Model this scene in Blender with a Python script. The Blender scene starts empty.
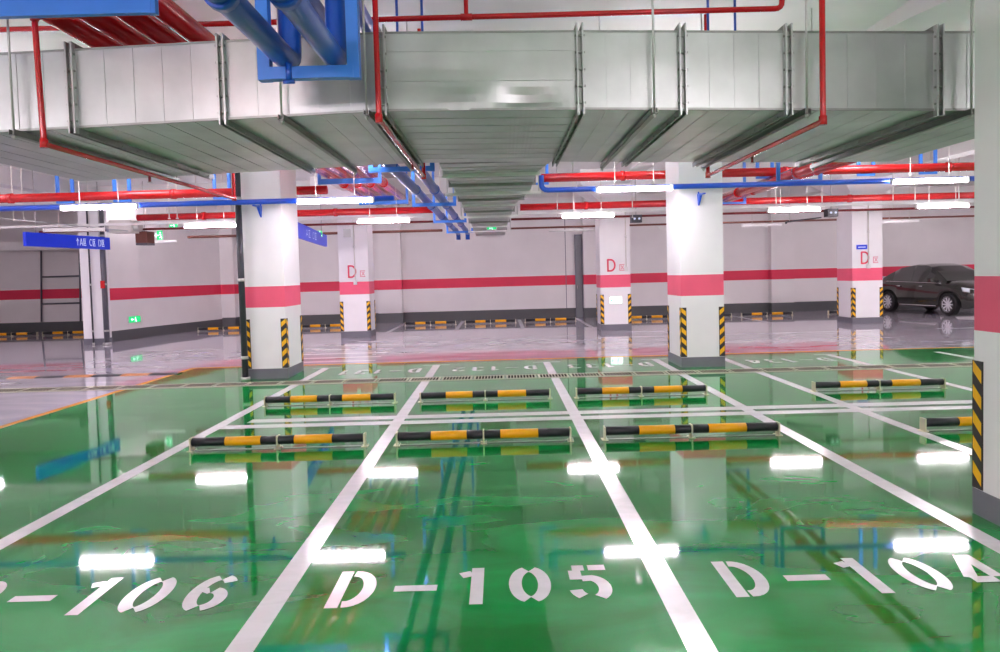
import bpy, math, random
from mathutils import Vector, Matrix
random.seed(7)
C = bpy.context.scene.collection
PI = math.pi

# ------------------------------------------------------------------ camera
H = 1.6; F = 700.0; ROLL = 0.027; TILT = 0.042
CAM = Vector((0, 0, H))
_f = Vector((0, math.cos(TILT), -math.sin(TILT)))
_r0 = Vector((1, 0, 0)); _u0 = Vector((0, math.sin(TILT), math.cos(TILT)))
_R = _r0 * math.cos(ROLL) - _u0 * math.sin(ROLL)
_U = _u0 * math.cos(ROLL) + _r0 * math.sin(ROLL)
SY = -22.0
def ray(px, py):
    return (_R * (px - 500) + _U * (326 - py + SY) + _f * F)
def P(px, py, Y):            # point of the photograph at distance Y
    d = ray(px, py); return CAM + d * (Y / d.y)
def FL(px, py, z=0.0):       # point of the photograph at height z
    d = ray(px, py); return CAM + d * ((z - H) / d.z)
cd = bpy.data.cameras.new('camera'); cam = bpy.data.objects.new('camera', cd); C.objects.link(cam)
cd.sensor_width = 36; cd.lens = F * 36 / 1000; cd.shift_y = SY / 1000; cd.clip_end = 200; cd.clip_start = 0.05
cam.matrix_world = Matrix((( _R.x, _U.x, -_f.x, 0), (_R.y, _U.y, -_f.y, 0), (_R.z, _U.z, -_f.z, H), (0, 0, 0, 1)))
bpy.context.scene.camera = cam

# ------------------------------------------------------------------ materials
def lin(c):
    return tuple((v / 255 / 12.92) if v / 255 <= .04045 else ((v / 255 + .055) / 1.055) ** 2.4 for v in c) + (1,)
def mat(name, rgb, rough=.5, metal=0, coat=0, noise=None, bump=None, spec=.5, emit=None):
    m = bpy.data.materials.new(name); m.use_nodes = True
    nt = m.node_tree; b = nt.nodes['Principled BSDF']
    b.inputs['Base Color'].default_value = lin(rgb); b.inputs['Roughness'].default_value = rough
    b.inputs['Metallic'].default_value = metal; b.inputs['Coat Weight'].default_value = coat
    b.inputs['Coat Roughness'].default_value = .04; b.inputs['Specular IOR Level'].default_value = spec
    geo = nt.nodes.new('ShaderNodeNewGeometry')
    sc_, amt = noise if noise else (6, .04)
    n = nt.nodes.new('ShaderNodeTexNoise'); n.inputs['Scale'].default_value = sc_; n.inputs['Detail'].default_value = 4
    nt.links.new(geo.outputs['Position'], n.inputs['Vector'])
    mr = nt.nodes.new('ShaderNodeMapRange'); mr.inputs[1].default_value = .3; mr.inputs[2].default_value = .7
    mr.inputs[3].default_value = 1 - amt; mr.inputs[4].default_value = 1 + amt
    nt.links.new(n.outputs['Fac'], mr.inputs[0])
    mx = nt.nodes.new('ShaderNodeVectorMath'); mx.operation = 'SCALE'; mx.inputs[0].default_value = lin(rgb)[:3]
    nt.links.new(mr.outputs[0], mx.inputs['Scale']); nt.links.new(mx.outputs[0], b.inputs['Base Color'])
    if bump:
        s2, st, di = bump
        n2 = nt.nodes.new('ShaderNodeTexNoise'); n2.inputs['Scale'].default_value = s2; n2.inputs['Detail'].default_value = 3
        nt.links.new(geo.outputs['Position'], n2.inputs['Vector'])
        bp = nt.nodes.new('ShaderNodeBump'); bp.inputs['Strength'].default_value = st; bp.inputs['Distance'].default_value = di
        nt.links.new(n2.outputs['Fac'], bp.inputs['Height']); nt.links.new(bp.outputs[0], b.inputs['Normal'])
    if emit:
        b.inputs['Emission Color'].default_value = lin(emit[0]); b.inputs['Emission Strength'].default_value = emit[1]
    return m
def floor_mat(name, rgb, rgb2, cloud, rough=.045, wave=.15):
    """glossy epoxy: mottled pigment, slightly rippled clear coat"""
    m = bpy.data.materials.new(name); m.use_nodes = True
    nt = m.node_tree; b = nt.nodes['Principled BSDF']; L = nt.links.new
    geo = nt.nodes.new('ShaderNodeNewGeometry')
    mp = nt.nodes.new('ShaderNodeMapping'); mp.inputs['Scale'].default_value = (.55, 1.3, 1)
    L(geo.outputs['Position'], mp.inputs['Vector'])
    n = nt.nodes.new('ShaderNodeTexNoise'); n.inputs['Scale'].default_value = cloud; n.inputs['Detail'].default_value = 6
    n.inputs['Distortion'].default_value = 1.2; L(mp.outputs[0], n.inputs['Vector'])
    cr = nt.nodes.new('ShaderNodeValToRGB'); cr.color_ramp.elements[0].position = .35; cr.color_ramp.elements[1].position = .68
    cr.color_ramp.elements[0].color = lin(rgb); cr.color_ramp.elements[1].color = lin(rgb2)
    L(n.outputs['Fac'], cr.inputs[0]); L(cr.outputs[0], b.inputs['Base Color'])
    b.inputs['Roughness'].default_value = rough; b.inputs['Specular IOR Level'].default_value = .6
    b.inputs['IOR'].default_value = 1.75
    n2 = nt.nodes.new('ShaderNodeTexNoise'); n2.inputs['Scale'].default_value = .9; n2.inputs['Detail'].default_value = 0.0
    L(mp.outputs[0], n2.inputs['Vector'])
    bp = nt.nodes.new('ShaderNodeBump'); bp.inputs['Strength'].default_value = wave; bp.inputs['Distance'].default_value = .012
    L(n2.outputs['Fac'], bp.inputs['Height']); L(bp.outputs[0], b.inputs['Normal'])
    return m
M = {}
M['green'] = floor_mat('green_epoxy', (0, 118, 40), (8, 160, 72), 1.5)
M['grey_floor'] = floor_mat('grey_epoxy', (172, 168, 180), (204, 199, 208), 1.1)
M['paint'] = floor_mat('white_floor_paint', (222, 222, 224), (236, 234, 238), 6, .16)
M['orange_line'] = floor_mat('orange_floor_paint', (222, 142, 30), (236, 162, 40), 6, .2)
M['ceiling'] = mat('ceiling_paint', (232, 233, 230), .9, noise=(1.5, .03))
M['beam'] = mat('beam_paint', (216, 216, 214), .9, noise=(2, .03))
M['white'] = mat('column_paint', (240, 239, 240), .55, noise=(3, .02))
M['wallgrey'] = mat('wall_paint', (230, 227, 226), .7, noise=(1.2, .03))
M['pink'] = mat('pink_band_paint', (238, 92, 122), .5, noise=(3, .04))
M['red_band'] = mat('wall_band_paint', (214, 44, 78), .55, noise=(2, .04))
M['base'] = mat('grey_base_paint', (112, 112, 122), .45, noise=(4, .05))
M['dark_base'] = mat('dark_skirting_paint', (82, 84, 86), .5, noise=(4, .05))
M['galv'] = mat('galvanised_steel', (186, 190, 188), .38, 1, noise=(2.6, .12), bump=(2.2, .3, .03))
M['galv2'] = mat('galvanised_steel_edge', (150, 152, 148), .45, 1, noise=(12, .08))
M['steel'] = mat('zinc_rod', (196, 196, 192), .45, .6)
M['red'] = mat('red_enamel', (200, 16, 22), .25, noise=(3, .06), coat=.4)
M['darkred'] = mat('dark_red_enamel', (120, 22, 24), .4)
M['blue'] = mat('blue_enamel', (24, 84, 214), .28, coat=.3)
M['blue_dark'] = mat('deep_blue_enamel', (14, 76, 176), .34, coat=.25)
M['blue_frame'] = mat('light_blue_enamel', (58, 128, 226), .4)
M['white_metal'] = mat('white_enamel', (228, 228, 226), .4)
M['black'] = mat('black_rubber', (34, 36, 42), .38)
M['yellow'] = mat('yellow_reflective', (252, 178, 4), .4, noise=(12, .03))
M['gyellow'] = mat('yellow_tape', (250, 190, 10), .45)
M['gblack'] = mat('dark_tape', (46, 42, 44), .5)
M['post'] = mat('bracket_steel', (214, 208, 180), .35, .5)
M['drain'] = mat('trench_edge', (150, 150, 128), .4)
M['grate'] = mat('grate_resin', (176, 172, 154), .7, spec=.2)
M['slot'] = mat('grate_gap', (38, 34, 32), 1, spec=0)
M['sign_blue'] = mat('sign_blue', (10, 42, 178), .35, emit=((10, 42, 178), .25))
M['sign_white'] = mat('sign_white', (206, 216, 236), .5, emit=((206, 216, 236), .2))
M['sign_green'] = mat('sign_green', (8, 120, 70), .4, emit=((20, 210, 120), .5))
M['sign_lit'] = mat('sign_lit_white', (235, 245, 240), .4, emit=((210, 255, 235), 1.2))
M['letter'] = mat('red_letter_paint', (226, 70, 96), .6)
M['letter2'] = mat('pale_letter_paint', (226, 150, 164), .6)
M['tube'] = mat('lamp_lit', (255, 255, 255), .4, emit=((255, 239, 250), 46))
M['grey_pipe'] = mat('grey_pvc', (88, 90, 98), .35)
M['dark_pipe'] = mat('dark_pvc', (52, 54, 62), .35)
M['brown'] = mat('brown_rust_paint', (112, 62, 50), .6)
M['carpaint'] = mat('dark_car_paint', (34, 37, 31), .25, .3, coat=1)
M['glass'] = mat('tinted_car_glass', (22, 27, 25), .05, 0, coat=1, spec=.8)
M['chrome'] = mat('chrome', (226, 226, 228), .15, 1)
M['rim'] = mat('alloy_rim', (232, 232, 236), .35, .2)
M['tyre'] = mat('tyre_rubber', (22, 22, 24), .7)
M['lampglass'] = mat('headlamp_glass', (214, 222, 228), .1, 0, coat=1)
M['tan'] = mat('worn_tan_rubber', (196, 132, 82), .5, noise=(9, .15))
M['door'] = mat('door_grey_paint', (122, 124, 128), .5)
M['wire'] = mat('white_cable', (214, 212, 204), .6)

# ------------------------------------------------------------------ mesh helpers
class MB:
    def __init__(s): s.v = []; s.f = []; s.m = []; s.mats = []; s.sm = []
    def mi(s, m):
        if m not in s.mats: s.mats.append(m)
        return s.mats.index(m)
    def face(s, pts, m, smooth=False):
        b = len(s.v); s.v += [tuple(p) for p in pts]; s.f.append(tuple(range(b, b + len(pts)))); s.m.append(s.mi(m)); s.sm.append(smooth)
    def box(s, x0, x1, y0, y1, z0, z1, m, skip=''):
        b = len(s.v); k = s.mi(m)
        for x in (x0, x1):
            for y in (y0, y1):
                for z in (z0, z1): s.v.append((x, y, z))
        Fs = [(0, 1, 3, 2), (4, 6, 7, 5), (0, 4, 5, 1), (2, 3, 7, 6), (0, 2, 6, 4), (1, 5, 7, 3)]
        for f in Fs: s.f.append(tuple(b + i for i in f)); s.m.append(k); s.sm.append(False)
    def hexa(s, P8, m):       # 8 corners ordered as box
        b = len(s.v); k = s.mi(m); s.v += [tuple(p) for p in P8]
        for f in [(0, 1, 3, 2), (4, 6, 7, 5), (0, 4, 5, 1), (2, 3, 7, 6), (0, 2, 6, 4), (1, 5, 7, 3)]:
            s.f.append(tuple(b + i for i in f)); s.m.append(k); s.sm.append(False)
    def bar(s, a, b_, w, h, m, up=Vector((0, 0, 1))):   # rectangular bar from a to b
        a = Vector(a); b_ = Vector(b_); d = (b_ - a).normalized()
        if abs(d.dot(up)) > .99: up = Vector((0, 1, 0))
        sx = d.cross(up).normalized() * (w / 2); uz = sx.cross(d).normalized() * (h / 2)
        s.hexa([a - sx - uz, a - sx + uz, a + sx - uz, a + sx + uz, b_ - sx - uz, b_ - sx + uz, b_ + sx - uz, b_ + sx + uz], m)
    def tube(s, pts, r, m, n=12, bend=0.0, caps=True):
        pts = [Vector(p) for p in pts]
        if bend > 0 and len(pts) > 2:
            q = [pts[0]]
            for i in range(1, len(pts) - 1):
                a, p, c = pts[i - 1], pts[i], pts[i + 1]
                d1 = (a - p).normalized(); d2 = (c - p).normalized()
                bb = min(bend, (a - p).length * .45, (c - p).length * .45)
                for t in (0, .25, .5, .75, 1):
                    A = p + d1 * bb; B = p + d2 * bb
                    q.append(A * (1 - t) ** 2 + p * 2 * t * (1 - t) + B * t * t)
            q.append(pts[-1]); pts = q
        base = len(s.v); k = s.mi(m); prev = None
        for i, p in enumerate(pts):
            d = (pts[min(i + 1, len(pts) - 1)] - pts[max(i - 1, 0)]).normalized()
            if prev is None:
                u = Vector((0, 0, 1)) if abs(d.z) < .9 else Vector((1, 0, 0))
            else: u = prev
            x = d.cross(u).normalized(); u = x.cross(d).normalized(); prev = u
            for j in range(n):
                a = 2 * PI * j / n
                s.v.append(tuple(p + (x * math.cos(a) + u * math.sin(a)) * r))
        for i in range(len(pts) - 1):
            for j in range(n):
                s.f.append((base + i * n + j, base + i * n + (j + 1) % n, base + (i + 1) * n + (j + 1) % n, base + (i + 1) * n + j)); s.m.append(k); s.sm.append(True)
        if caps:
            s.f.append(tuple(base + j for j in range(n))[::-1]); s.m.append(k); s.sm.append(False)
            e = base + (len(pts) - 1) * n
            s.f.append(tuple(e + j for j in range(n))); s.m.append(k); s.sm.append(False)
    def build(s, name, parent=None, loc=None):
        me = bpy.data.meshes.new(name)
        me.from_pydata(s.v, [], s.f)
        for m in s.mats: me.materials.append(M[m])
        for p, k, sm in zip(me.polygons, s.m, s.sm): p.material_index = k; p.use_smooth = sm
        me.update()
        import bmesh
        bm = bmesh.new(); bm.from_mesh(me); bmesh.ops.recalc_face_normals(bm, faces=bm.faces); bm.to_mesh(me); bm.free()
        o = bpy.data.objects.new(name, me); C.objects.link(o)
        if parent: o.parent = parent
        if loc: o.location = loc
        return o
def tag(o, label, cat, group=None):
    o['label'] = label; o['category'] = cat
    if group: o['group'] = group
    return o
def thing(name, label, cat, loc=(0, 0, 0), rz=0, group=None):
    o = bpy.data.objects.new(name, None); C.objects.link(o); o.location = loc; o.rotation_euler = (0, 0, rz)
    o.empty_display_size = .1
    return tag(o, label, cat, group)
def struct(o): o['kind'] = 'structure'; return o
def kids(o): return [c for c in bpy.data.objects if c.parent == o]
def dup(root, loc, rz=None, label=None, group=None):
    r = root.copy(); C.objects.link(r); r.location = loc
    if rz is not None: r.rotation_euler = (0, 0, rz)
    if label: r['label'] = label
    if group: r['group'] = group
    for ch in kids(root):
        c = ch.copy(); C.objects.link(c); c.parent = r
        for g in kids(ch):
            d = g.copy(); C.objects.link(d); d.parent = c
    return r
ORD = ['first', 'second', 'third', 'fourth', 'fifth', 'sixth', 'seventh', 'eighth', 'ninth', 'tenth', 'eleventh', 'twelfth']

# ------------------------------------------------------------------ room shell
X0, X1, YB, YF, ZC = -19.0, 21.0, -6.0, 25.0, 4.3
GX, GY, GX1 = -5.73, 13.1, 19.0         # green field
mb = MB()
def quad(x0, x1, y0, y1, m, z=0): mb.face([(x0, y0, z), (x1, y0, z), (x1, y1, z), (x0, y1, z)], m)
quad(GX, X1, YB, GY, 'green'); quad(X0, GX, YB, GY, 'grey_floor'); quad(X0, X1, GY, YF + .3, 'grey_floor')
fl = struct(mb.build('floor'))
mb = MB(); mb.box(X0, X1, YB, YF + .3, ZC, ZC + .2, 'ceiling')
for yb in (11.85, 19.4):
    mb.box(X0, X1, yb - .22, yb + .22, 3.85, ZC, 'beam')
for xb in (-11.1, -3.85, 3.25, 10.0):
    mb.box(xb - .2, xb + .2, 12.07, YF, 3.9, ZC, 'beam')
mb.hexa([(4.3, 4.9, 3.9), (4.3, 4.9, ZC), (4.3, 8.3, 4.22), (4.3, 8.3, ZC), (7, 4.9, 3.9), (7, 4.9, ZC), (7, 8.3, 4.22), (7, 8.3, ZC)], 'beam')
struct(mb.build('ceiling'))

BZ0, BZ1 = 1.17, 1.51
def wall_box(m_, x0, x1, y0, y1, top=ZC, band='red_band', body='wallgrey', basem='dark_base', bh=.34, z0=BZ0, z1=BZ1):
    m_.box(x0, x1, y0, y1, bh, z0, body); m_.box(x0, x1, y0, y1, z1, top, body)
    m_.box(x0, x1, y0, y1, z0, z1, band); m_.box(x0, x1, y0, y1, 0, bh, basem)
mb = MB(); wall_box(mb, X0, X1, YF, YF + .3)
for xa, xb in ((-4.3, -3.45), (2.98, 3.62), (9.6, 10.4), (-9.95, -9.35)):
    wall_box(mb, xa, xb, YF - .3, YF)
for xj in (2.38,):         # construction joints
    mb.box(xj - .012, xj + .012, YF - .006, YF, .34, 3.6, 'base')
struct(mb.build('wall_back'))
mb = MB(); wall_box(mb, X0 - .3, X0, YB, YF); struct(mb.build('wall_left'))
mb = MB(); wall_box(mb, X1, X1 + .3, YB, YF); struct(mb.build('wall_right'))
mb = MB(); wall_box(mb, X0, X1, YB - .3, YB); struct(mb.build('wall_front'))
# slanting wall with pillar on the left
mb = MB()
def prism(m_, pts, z0, z1, m):
    n = len(pts)
    m_.face([(p[0], p[1], z0) for p in pts][::-1], m); m_.face([(p[0], p[1], z1) for p in pts], m)
    for i in range(n):
        a, b = pts[i], pts[(i + 1) % n]
        m_.face([(a[0], a[1], z0), (b[0], b[1], z0), (b[0], b[1], z1), (a[0], a[1], z1)], m)
for poly in ([(-10.75, 20.9), (-9.75, 25.0), (-11.2, 25.0), (-11.5, 20.9)], [(-11.3, 19.6), (-10.98, 19.5), (-10.72, 20.9), (-11.5, 20.95)], [(-11.3, 19.3), (-11.0, 19.25), (-10.95, 19.7), (-11.3, 19.8)]):
    prism(mb, poly, 0, .3, 'dark_base'); prism(mb, poly, .3, BZ0, 'wallgrey'); prism(mb, poly, BZ0, BZ1, 'red_band'); prism(mb, poly, BZ1, ZC, 'wallgrey')
struct(mb.build('wall_side'))
# service door in the recess beside the middle pilaster
mb = MB(); mb.box(2.72, 2.97, YF - .06, YF, .0, 2.9, 'door'); d1 = struct(mb.build('door_1'))
mb = MB(); mb.box(2.70, 2.73, YF - .09, YF - .05, 0, 2.95, 'base'); mb.box(2.94, 2.97, YF - .09, YF - .05, 0, 2.95, 'base'); mb.box(2.70, 2.97, YF - .09, YF - .05, 2.9, 2.95, 'base')
mb.build('door_frame', d1)
mb = MB(); mb.tube([(2.77, YF - .1, 1.0), (2.77, YF - .1, 1.15)], .012, 'chrome', 6); mb.build('door_handle', d1)

# ------------------------------------------------------------------ glyphs
def arc(cx, cy, rx, ry, a0, a1, n=14):
    return [(cx + rx * math.cos(math.radians(a0 + (a1 - a0) * i / n)), cy + ry * math.sin(math.radians(a0 + (a1 - a0) * i / n))) for i in range(n + 1)]
def glyph(ch, t=.2):
    """strokes in a 1 x 1 box (the box is stretched later); stencil gaps included"""
    h = t / 2
    return {
        'D': [[(h, 0), (h, 1)], [(.36, 1 - h * .55)] + arc(.4, .5, .6 - h, .5 - h * .55, 80, -80) + [(.36, h * .55)]],
        '-': [[(0, .46), (1, .46)]],
        'P': [[(h, 0), (h, 1)], [(h, 1 - h * .6)] + arc(.4, .5, .6 - h, .5 - h * .6, 90, -90) + [(h, h * .6)]],
        '1': [[(.62, 0), (.62, 1)], [(.1, .78), (.45, .84)]],
        '0': [arc(.5, .5, .5 - h, .5 - h * .55, 78, -78) , arc(.5, .5, .5 - h, .5 - h * .55, 102, 258)],
        '5': [[(.12, 1 - h * .55), (.42, 1 - h * .55)], [(.52, 1 - h * .55), (.95, 1 - h * .55)], [(.12 + h * .3, .84), (.12 + h * .3, .58)], [(.3, .6)] + arc(.45, .34, .5 - h, .28, 75, -60), arc(.45, .34, .5 - h, .34 - h * .55, 235, 190)],
        '6': [arc(.55, .5, .5 - h, .5 - h * .55, 80, 42, 5), arc(.52, .5, .5 - h, .5 - h * .55, 100, 258), arc(.52, .32, .5 - h, .32 - h * .55, 78, -76), arc(.5, .36, .36 - h, .28 - h * .55, 135, 100, 4)],
        '4': [[(.72, 0), (.72, .22)], [(.72, .36), (.72, 1)], [(.62, .98), (.08, .34)], [(.05, .29), (.62, .29)], [(.82, .29), (1, .29)]],
        '2': [arc(.5, .7, .5 - h, .3 - h * .55, 170, 95, 6), arc(.5, .7, .5 - h, .3 - h * .55, 80, -40), [(.82, .5), (.2, .1)], [(.05, h * .55), (.95, h * .55)]],
        '3': [arc(.45, .74, .5 - h, .26 - h * .55, 160, -75), arc(.45, .28, .5 - h, .28 - h * .55, 75, -160)],
        'A': [[(.05, 0), (.5, 1)], [(.95, 0), (.5, 1)], [(.22, .32), (.78, .32)]],
        'C': [arc(.55, .5, .5 - h, .5 - h * .55, 45, 315)],
        'Q': [[(.92, .95), (.08, .95), (.08, .05), (.95, .05)], [(.3, .8), (.8, .2)], [(.78, .8), (.28, .2)]],   # the zone character, an open box with a cross
        '^': [[(.5, 0), (.5, .95)], [(.15, .6), (.5, .97), (.85, .6)]],
    }[ch]
def strokes(m_, ch, ox, oy, w, h, sw, to3, m, t=.2, nrm=(0, -1, 0)):
    nrm = Vector(nrm)
    for si, st in enumerate(glyph(ch, t)):
        o3 = nrm * si * .0003
        pts = [Vector((ox + x * w, oy + y * h)) for x, y in st]
        L, Rr = [], []
        for i, p in enumerate(pts):
            d1 = (pts[i] - pts[i - 1]).normalized() if i else (pts[1] - pts[0]).normalized()
            d2 = (pts[i + 1] - pts[i]).normalized() if i < len(pts) - 1 else d1
            d = (d1 + d2).normalized(); n = Vector((-d.y, d.x)); k = sw / 2 / max(.5, d.dot(d1))
            L.append(p + n * k); Rr.append(p - n * k)
        for i in range(len(pts) - 1):
            m_.face([Vector(to3(q)) + o3 for q in (Rr[i], Rr[i + 1], L[i + 1], L[i])], m)
def write(par, text, w, h, gap, sw, to3, m, widths={}, t=.2):
    tot = sum(widths.get(c, w) for c in text) + gap * (len(text) - 1); x = -tot / 2
    for c in text:
        ww = widths.get(c, w)
        if c != ' ':
            m_ = MB(); strokes(m_, c, x, 0, ww, h, sw, to3, m, t); m_.build('letter', par)
        x += ww + gap

# ------------------------------------------------------------------ floor markings
def strip(name, x0, x1, y0, y1, label, m='paint', z=.0012, group=None, cat='floor marking'):
    b = MB(); b.box(x0, x1, y0, y1, .0002, z, m)
    return tag(b.build(name), label, cat, group)
LX = [-3.16, -1.17, .81, 2.76, 3.94, 5.88, 7.83]
LN = ['white stall line at the left side of stall D-106', 'white stall line between stalls D-106 and D-105', 'white stall line between stalls D-105 and D-104',
      'white stall line at the right side of stall D-104, ending by the column', 'white stall line just right of the middle striped column',
      'white stall line running back behind the near right column', 'short far white stall line at the right edge of the green floor']
for x, l in zip(LX, LN):
    strip('stall_line', x - .063, x + .063, -1 if x < 4 else 4.6, 12.55, l, group='stall divider lines on the green floor')
for i, x in enumerate(LX[:6]):
    strip('line_end_bar', x - .24, x + .24, 12.551, 12.61, 'thin cross bar ending the ' + LN[i].replace('white ', '').replace(', ending by the column', ''), group='cross bars at the stall line ends')
strip('double_line', -3.09, 9.5, 7.57, 7.74, 'nearer white stripe of the double line between the stall rows', z=.0018, group='double line between the stall rows')
strip('double_line', -2.9, 9.5, 7.86, 8.04, 'farther white stripe of the double line between the stall rows', z=.0018, group='double line between the stall rows')
strip('border_line', GX - .11, 12, GY - .06, GY + .05, 'orange border line along the far edge of the green floor', 'orange_line', group='orange borders of the green floor')
strip('border_line', GX - .11, GX, -1, GY - .061, 'orange border line along the left edge of the green floor', 'orange_line', group='orange borders of the green floor')
def stall_number(text, cx, cy, hgt, flip, label):
    s = -1 if flip else 1
    r = thing('stall_number', label, 'stall number', (cx - .02 * s, cy, 0), 0, 'stencilled stall numbers')
    wd = {'-': .22, '1': .17}; gap = .1; x = -(sum(wd.get(c, .215) for c in text) + gap * 4) / 2
    for c in text:
        b = MB(); w = wd.get(c, .215)
        strokes(b, c, x, 0, w, hgt, .066, lambda p: (s * p.x, s * (p.y - hgt / 2), .0022), 'paint', .3, (0, 0, 1))
        b.build('letter' if c == 'D' else 'dash' if c == '-' else 'digit', r); x += w + gap
stall_number('D-106', -2.13, 3.55, .42, False, 'white stencilled D-106 on the green floor at lower left')
stall_number('D-105', -.16, 3.55, .42, False, 'white stencilled D-105 on the green floor, bottom centre')
stall_number('D-104', 1.85, 3.55, .42, False, 'white stencilled D-104 on the green floor at lower right')
stall_number('D-131', -2.1, 11.9, .5, True, 'small upside-down D-131 beyond the drain near the left column')
stall_number('D-132', -.14, 11.9, .5, True, 'small upside-down D-132 beyond the drain, centre')
stall_number('D-133', 1.82, 11.9, .5, True, 'small upside-down D-133 beyond the drain, left of the middle striped column')
stall_number('D-134', 4.9, 11.9, .5, True, 'small upside-down D-134 beyond the drain, right of the middle striped column')
# zebra hatching by the far left D column
for i, (y, xl, w) in enumerate([(13.55, -5.0, .13), (14.2, -4.8, .16), (14.95, -4.5, .13), (15.8, -4.2, .13), (16.7, -3.95, .12), (17.6, -3.6, .12)]):
    strip('hatch_stripe', xl, -2.45, y - w / 2, y + w / 2, 'white hatch stripe before the left D column, ' + ORD[i] + ' from the green floor', group='hatch stripes on the grey aisle')
# far stall lines + aisle lines
for i, x in enumerate([-3.3, -1.32, .66, 2.65, 7.8, -6.8]):
    strip('far_stall_line', x - .06, x + .06, 20.4, 24.6, 'thin white stall line at the back wall, ' + ['in front of the left pilaster', 'centre-left', 'centre', 'beside the grey service door', 'right of the middle striped column', 'left, beside the striped column'][i], group='stall lines at the back wall')
strip('aisle_line', 2.3, 9, 16.9, 17.0, 'thin white line across the grey aisle right of centre', group='aisle lines')
strip('aisle_line', 10.6, 15, 16.9, 17.0, 'thin white line across the grey aisle in front of the car', group='aisle lines')
strip('aisle_line', -9.2, -6.6, 16.5, 16.62, 'short white line on the grey aisle left of the striped column', group='aisle lines')
strip('aisle_line', -9.4, -8.2, 11.6, 11.75, 'short white line on the grey floor near the speed bump', group='aisle lines')

# drainage trench + covers
mb = MB(); mb.box(-13, 9.9, 10.62, 10.68, .0002, .003, 'drain'); mb.box(-13, 9.9, 11.02, 11.08, .0002, .003, 'drain')
tag(mb.build('drain_trench_edge'), 'pale twin edges of the drainage trench crossing in front of the columns', 'drain edge')
gr = MB(); gr.box(-.235, .235, 10.69 - 10.85, 11.01 - 10.85, .0002, .006, 'grate')
for k in range(9):
    x = -.19 + k * .0475
    gr.face([(x - .015, -.14, .0068), (x + .015, -.14, .0068), (x + .018, .14, .0068), (x - .012, .14, .0068)], 'slot')
g0 = None; cnt = {}
def bay(x):
    if x < -5.7: return 'left of the green field'
    if x < -3.16: return 'left of the D-106 stall line'
    if x < -1.17: return 'behind stall D-106'
    if x < .81: return 'behind stall D-105'
    if x < 2.76: return 'behind stall D-104'
    if x < 3.94: return 'in front of the middle striped column'
    if x < 5.88: return 'right of the middle striped column'
    return 'at the right end of the trench'
for k in range(38):
    x = -9.2 + k * .5; b_ = bay(x); cnt[b_] = cnt.get(b_, 0) + 1
    lab = 'slotted drain cover %s, %s from left' % (b_, ORD[cnt[b_] - 1])
    if g0 is None: g0 = gr.build('drain_cover', None, (x, 10.85, 0)); tag(g0, lab, 'drain cover', 'slotted covers of the drainage trench')
    else:
        o = g0.copy(); C.objects.link(o); o.location = (x, 10.85, 0); o['label'] = lab

# speed bump on the grey floor
sb = thing('speed_bump', 'black and tan speed bump across the grey lane on the left', 'speed bump', (-9.4, 12.35, 0))
for k in range(14):
    b = MB(); x = -3.3 + k * .5
    m = 'black' if k % 2 else 'tan'
    for y0, y1, z0, z1 in ((-.13, -.05, .004, .02), (-.05, .05, .02, .02), (.05, .13, .02, .004)):
        b.face([(x, y0, z0), (x + .49, y0, z0), (x + .49, y1, z1), (x, y1, z1)], m)
    b.face([(x, -.13, .001), (x + .49, -.13, .001), (x + .49, -.13, .004), (x, -.13, .004)], m)
    b.build('rubber_module', sb)

# ------------------------------------------------------------------ columns
def guard(parent, cx, cy, sx, sy, z0=.17, z1=.98, w=.085):
    """striped L strip around the corner (cx,cy); sx,sy point into the column"""
    b = MB(); e = .008
    for face in (0, 1):
        def pt(a, z, out):
            if face == 0: return (cx + sx * a - sx * 0, cy - sy * out, z)
            return (cx - sx * out, cy + sy * a, z)
        n = 10; ph = (z1 - z0) / n; sl = w * .85
        b.face([pt(-e, z0, e * .8), pt(w, z0, e * .8), pt(w, z1, e * .8), pt(-e, z1, e * .8)], 'gblack')
        b.face([pt(w, z0, 0), pt(w, z1, 0), pt(w, z1, e * .8), pt(w, z0, e * .8)], 'gblack')
        for k in range(-1, n):
            if k % 2: continue
            za, zb = z0 + k * ph + .02, z0 + (k + 1) * ph + .02
            pol = [(0.0, za + sl), (w - .008, za), (w - .008, zb), (0.0, zb + sl)]
            pol = [(a, min(max(z, z0), z1)) for a, z in pol]
            b.face([pt(a, z, e) for a, z in pol], 'gyellow')
    return b.build('corner_guard', parent)
def column(x0, x1, y0, y1, label, guards=True, bandm='pink', cap=True):
    cx, cy = (x0 + x1) / 2, (y0 + y1) / 2; w, d = (x1 - x0) / 2, (y1 - y0) / 2
    t = thing('concrete_column', label, 'column', (cx, cy, 0), 0, 'concrete columns')
    b = MB(); b.box(-w, w, -d, d, .165, BZ0, 'white'); b.box(-w, w, -d, d, BZ0, BZ1, bandm); b.box(-w, w, -d, d, BZ1, 3.85, 'white')
    b.build('shaft', t)
    e = .006; b = MB(); b.box(-w - e, w + e, -d - e, d + e, 0, .165, 'base'); b.build('base', t)
    if cap:
        b = MB(); W, D = w + .55, d + .55
        lo = [(-w, -d), (w, -d), (w, d), (-w, d)]; hi = [(-W, -D), (W, -D), (W, D), (-W, D)]
        for i in range(4):
            j = (i + 1) % 4
            b.face([(*lo[i], 3.5), (*lo[j], 3.5), (*hi[j], 3.95), (*hi[i], 3.95)], 'white')
            b.face([(*hi[i], 3.95), (*hi[j], 3.95), (*hi[j], 4.295), (*hi[i], 4.295)], 'white')
        b.face([(*hi[i], 4.295) for i in range(4)], 'white')
        b.build('capital', t)
    if guards:
        for sx in (1, -1):
            for sy in (1, -1):
                guard(t, -w * sx, -d * sy, sx, sy)
    return t, w, d
cL, w_, d_ = column(-4.17, -3.5, 11.4, 12.3, 'white column with pink band and striped corners, left, beside a dark drainpipe')
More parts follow.
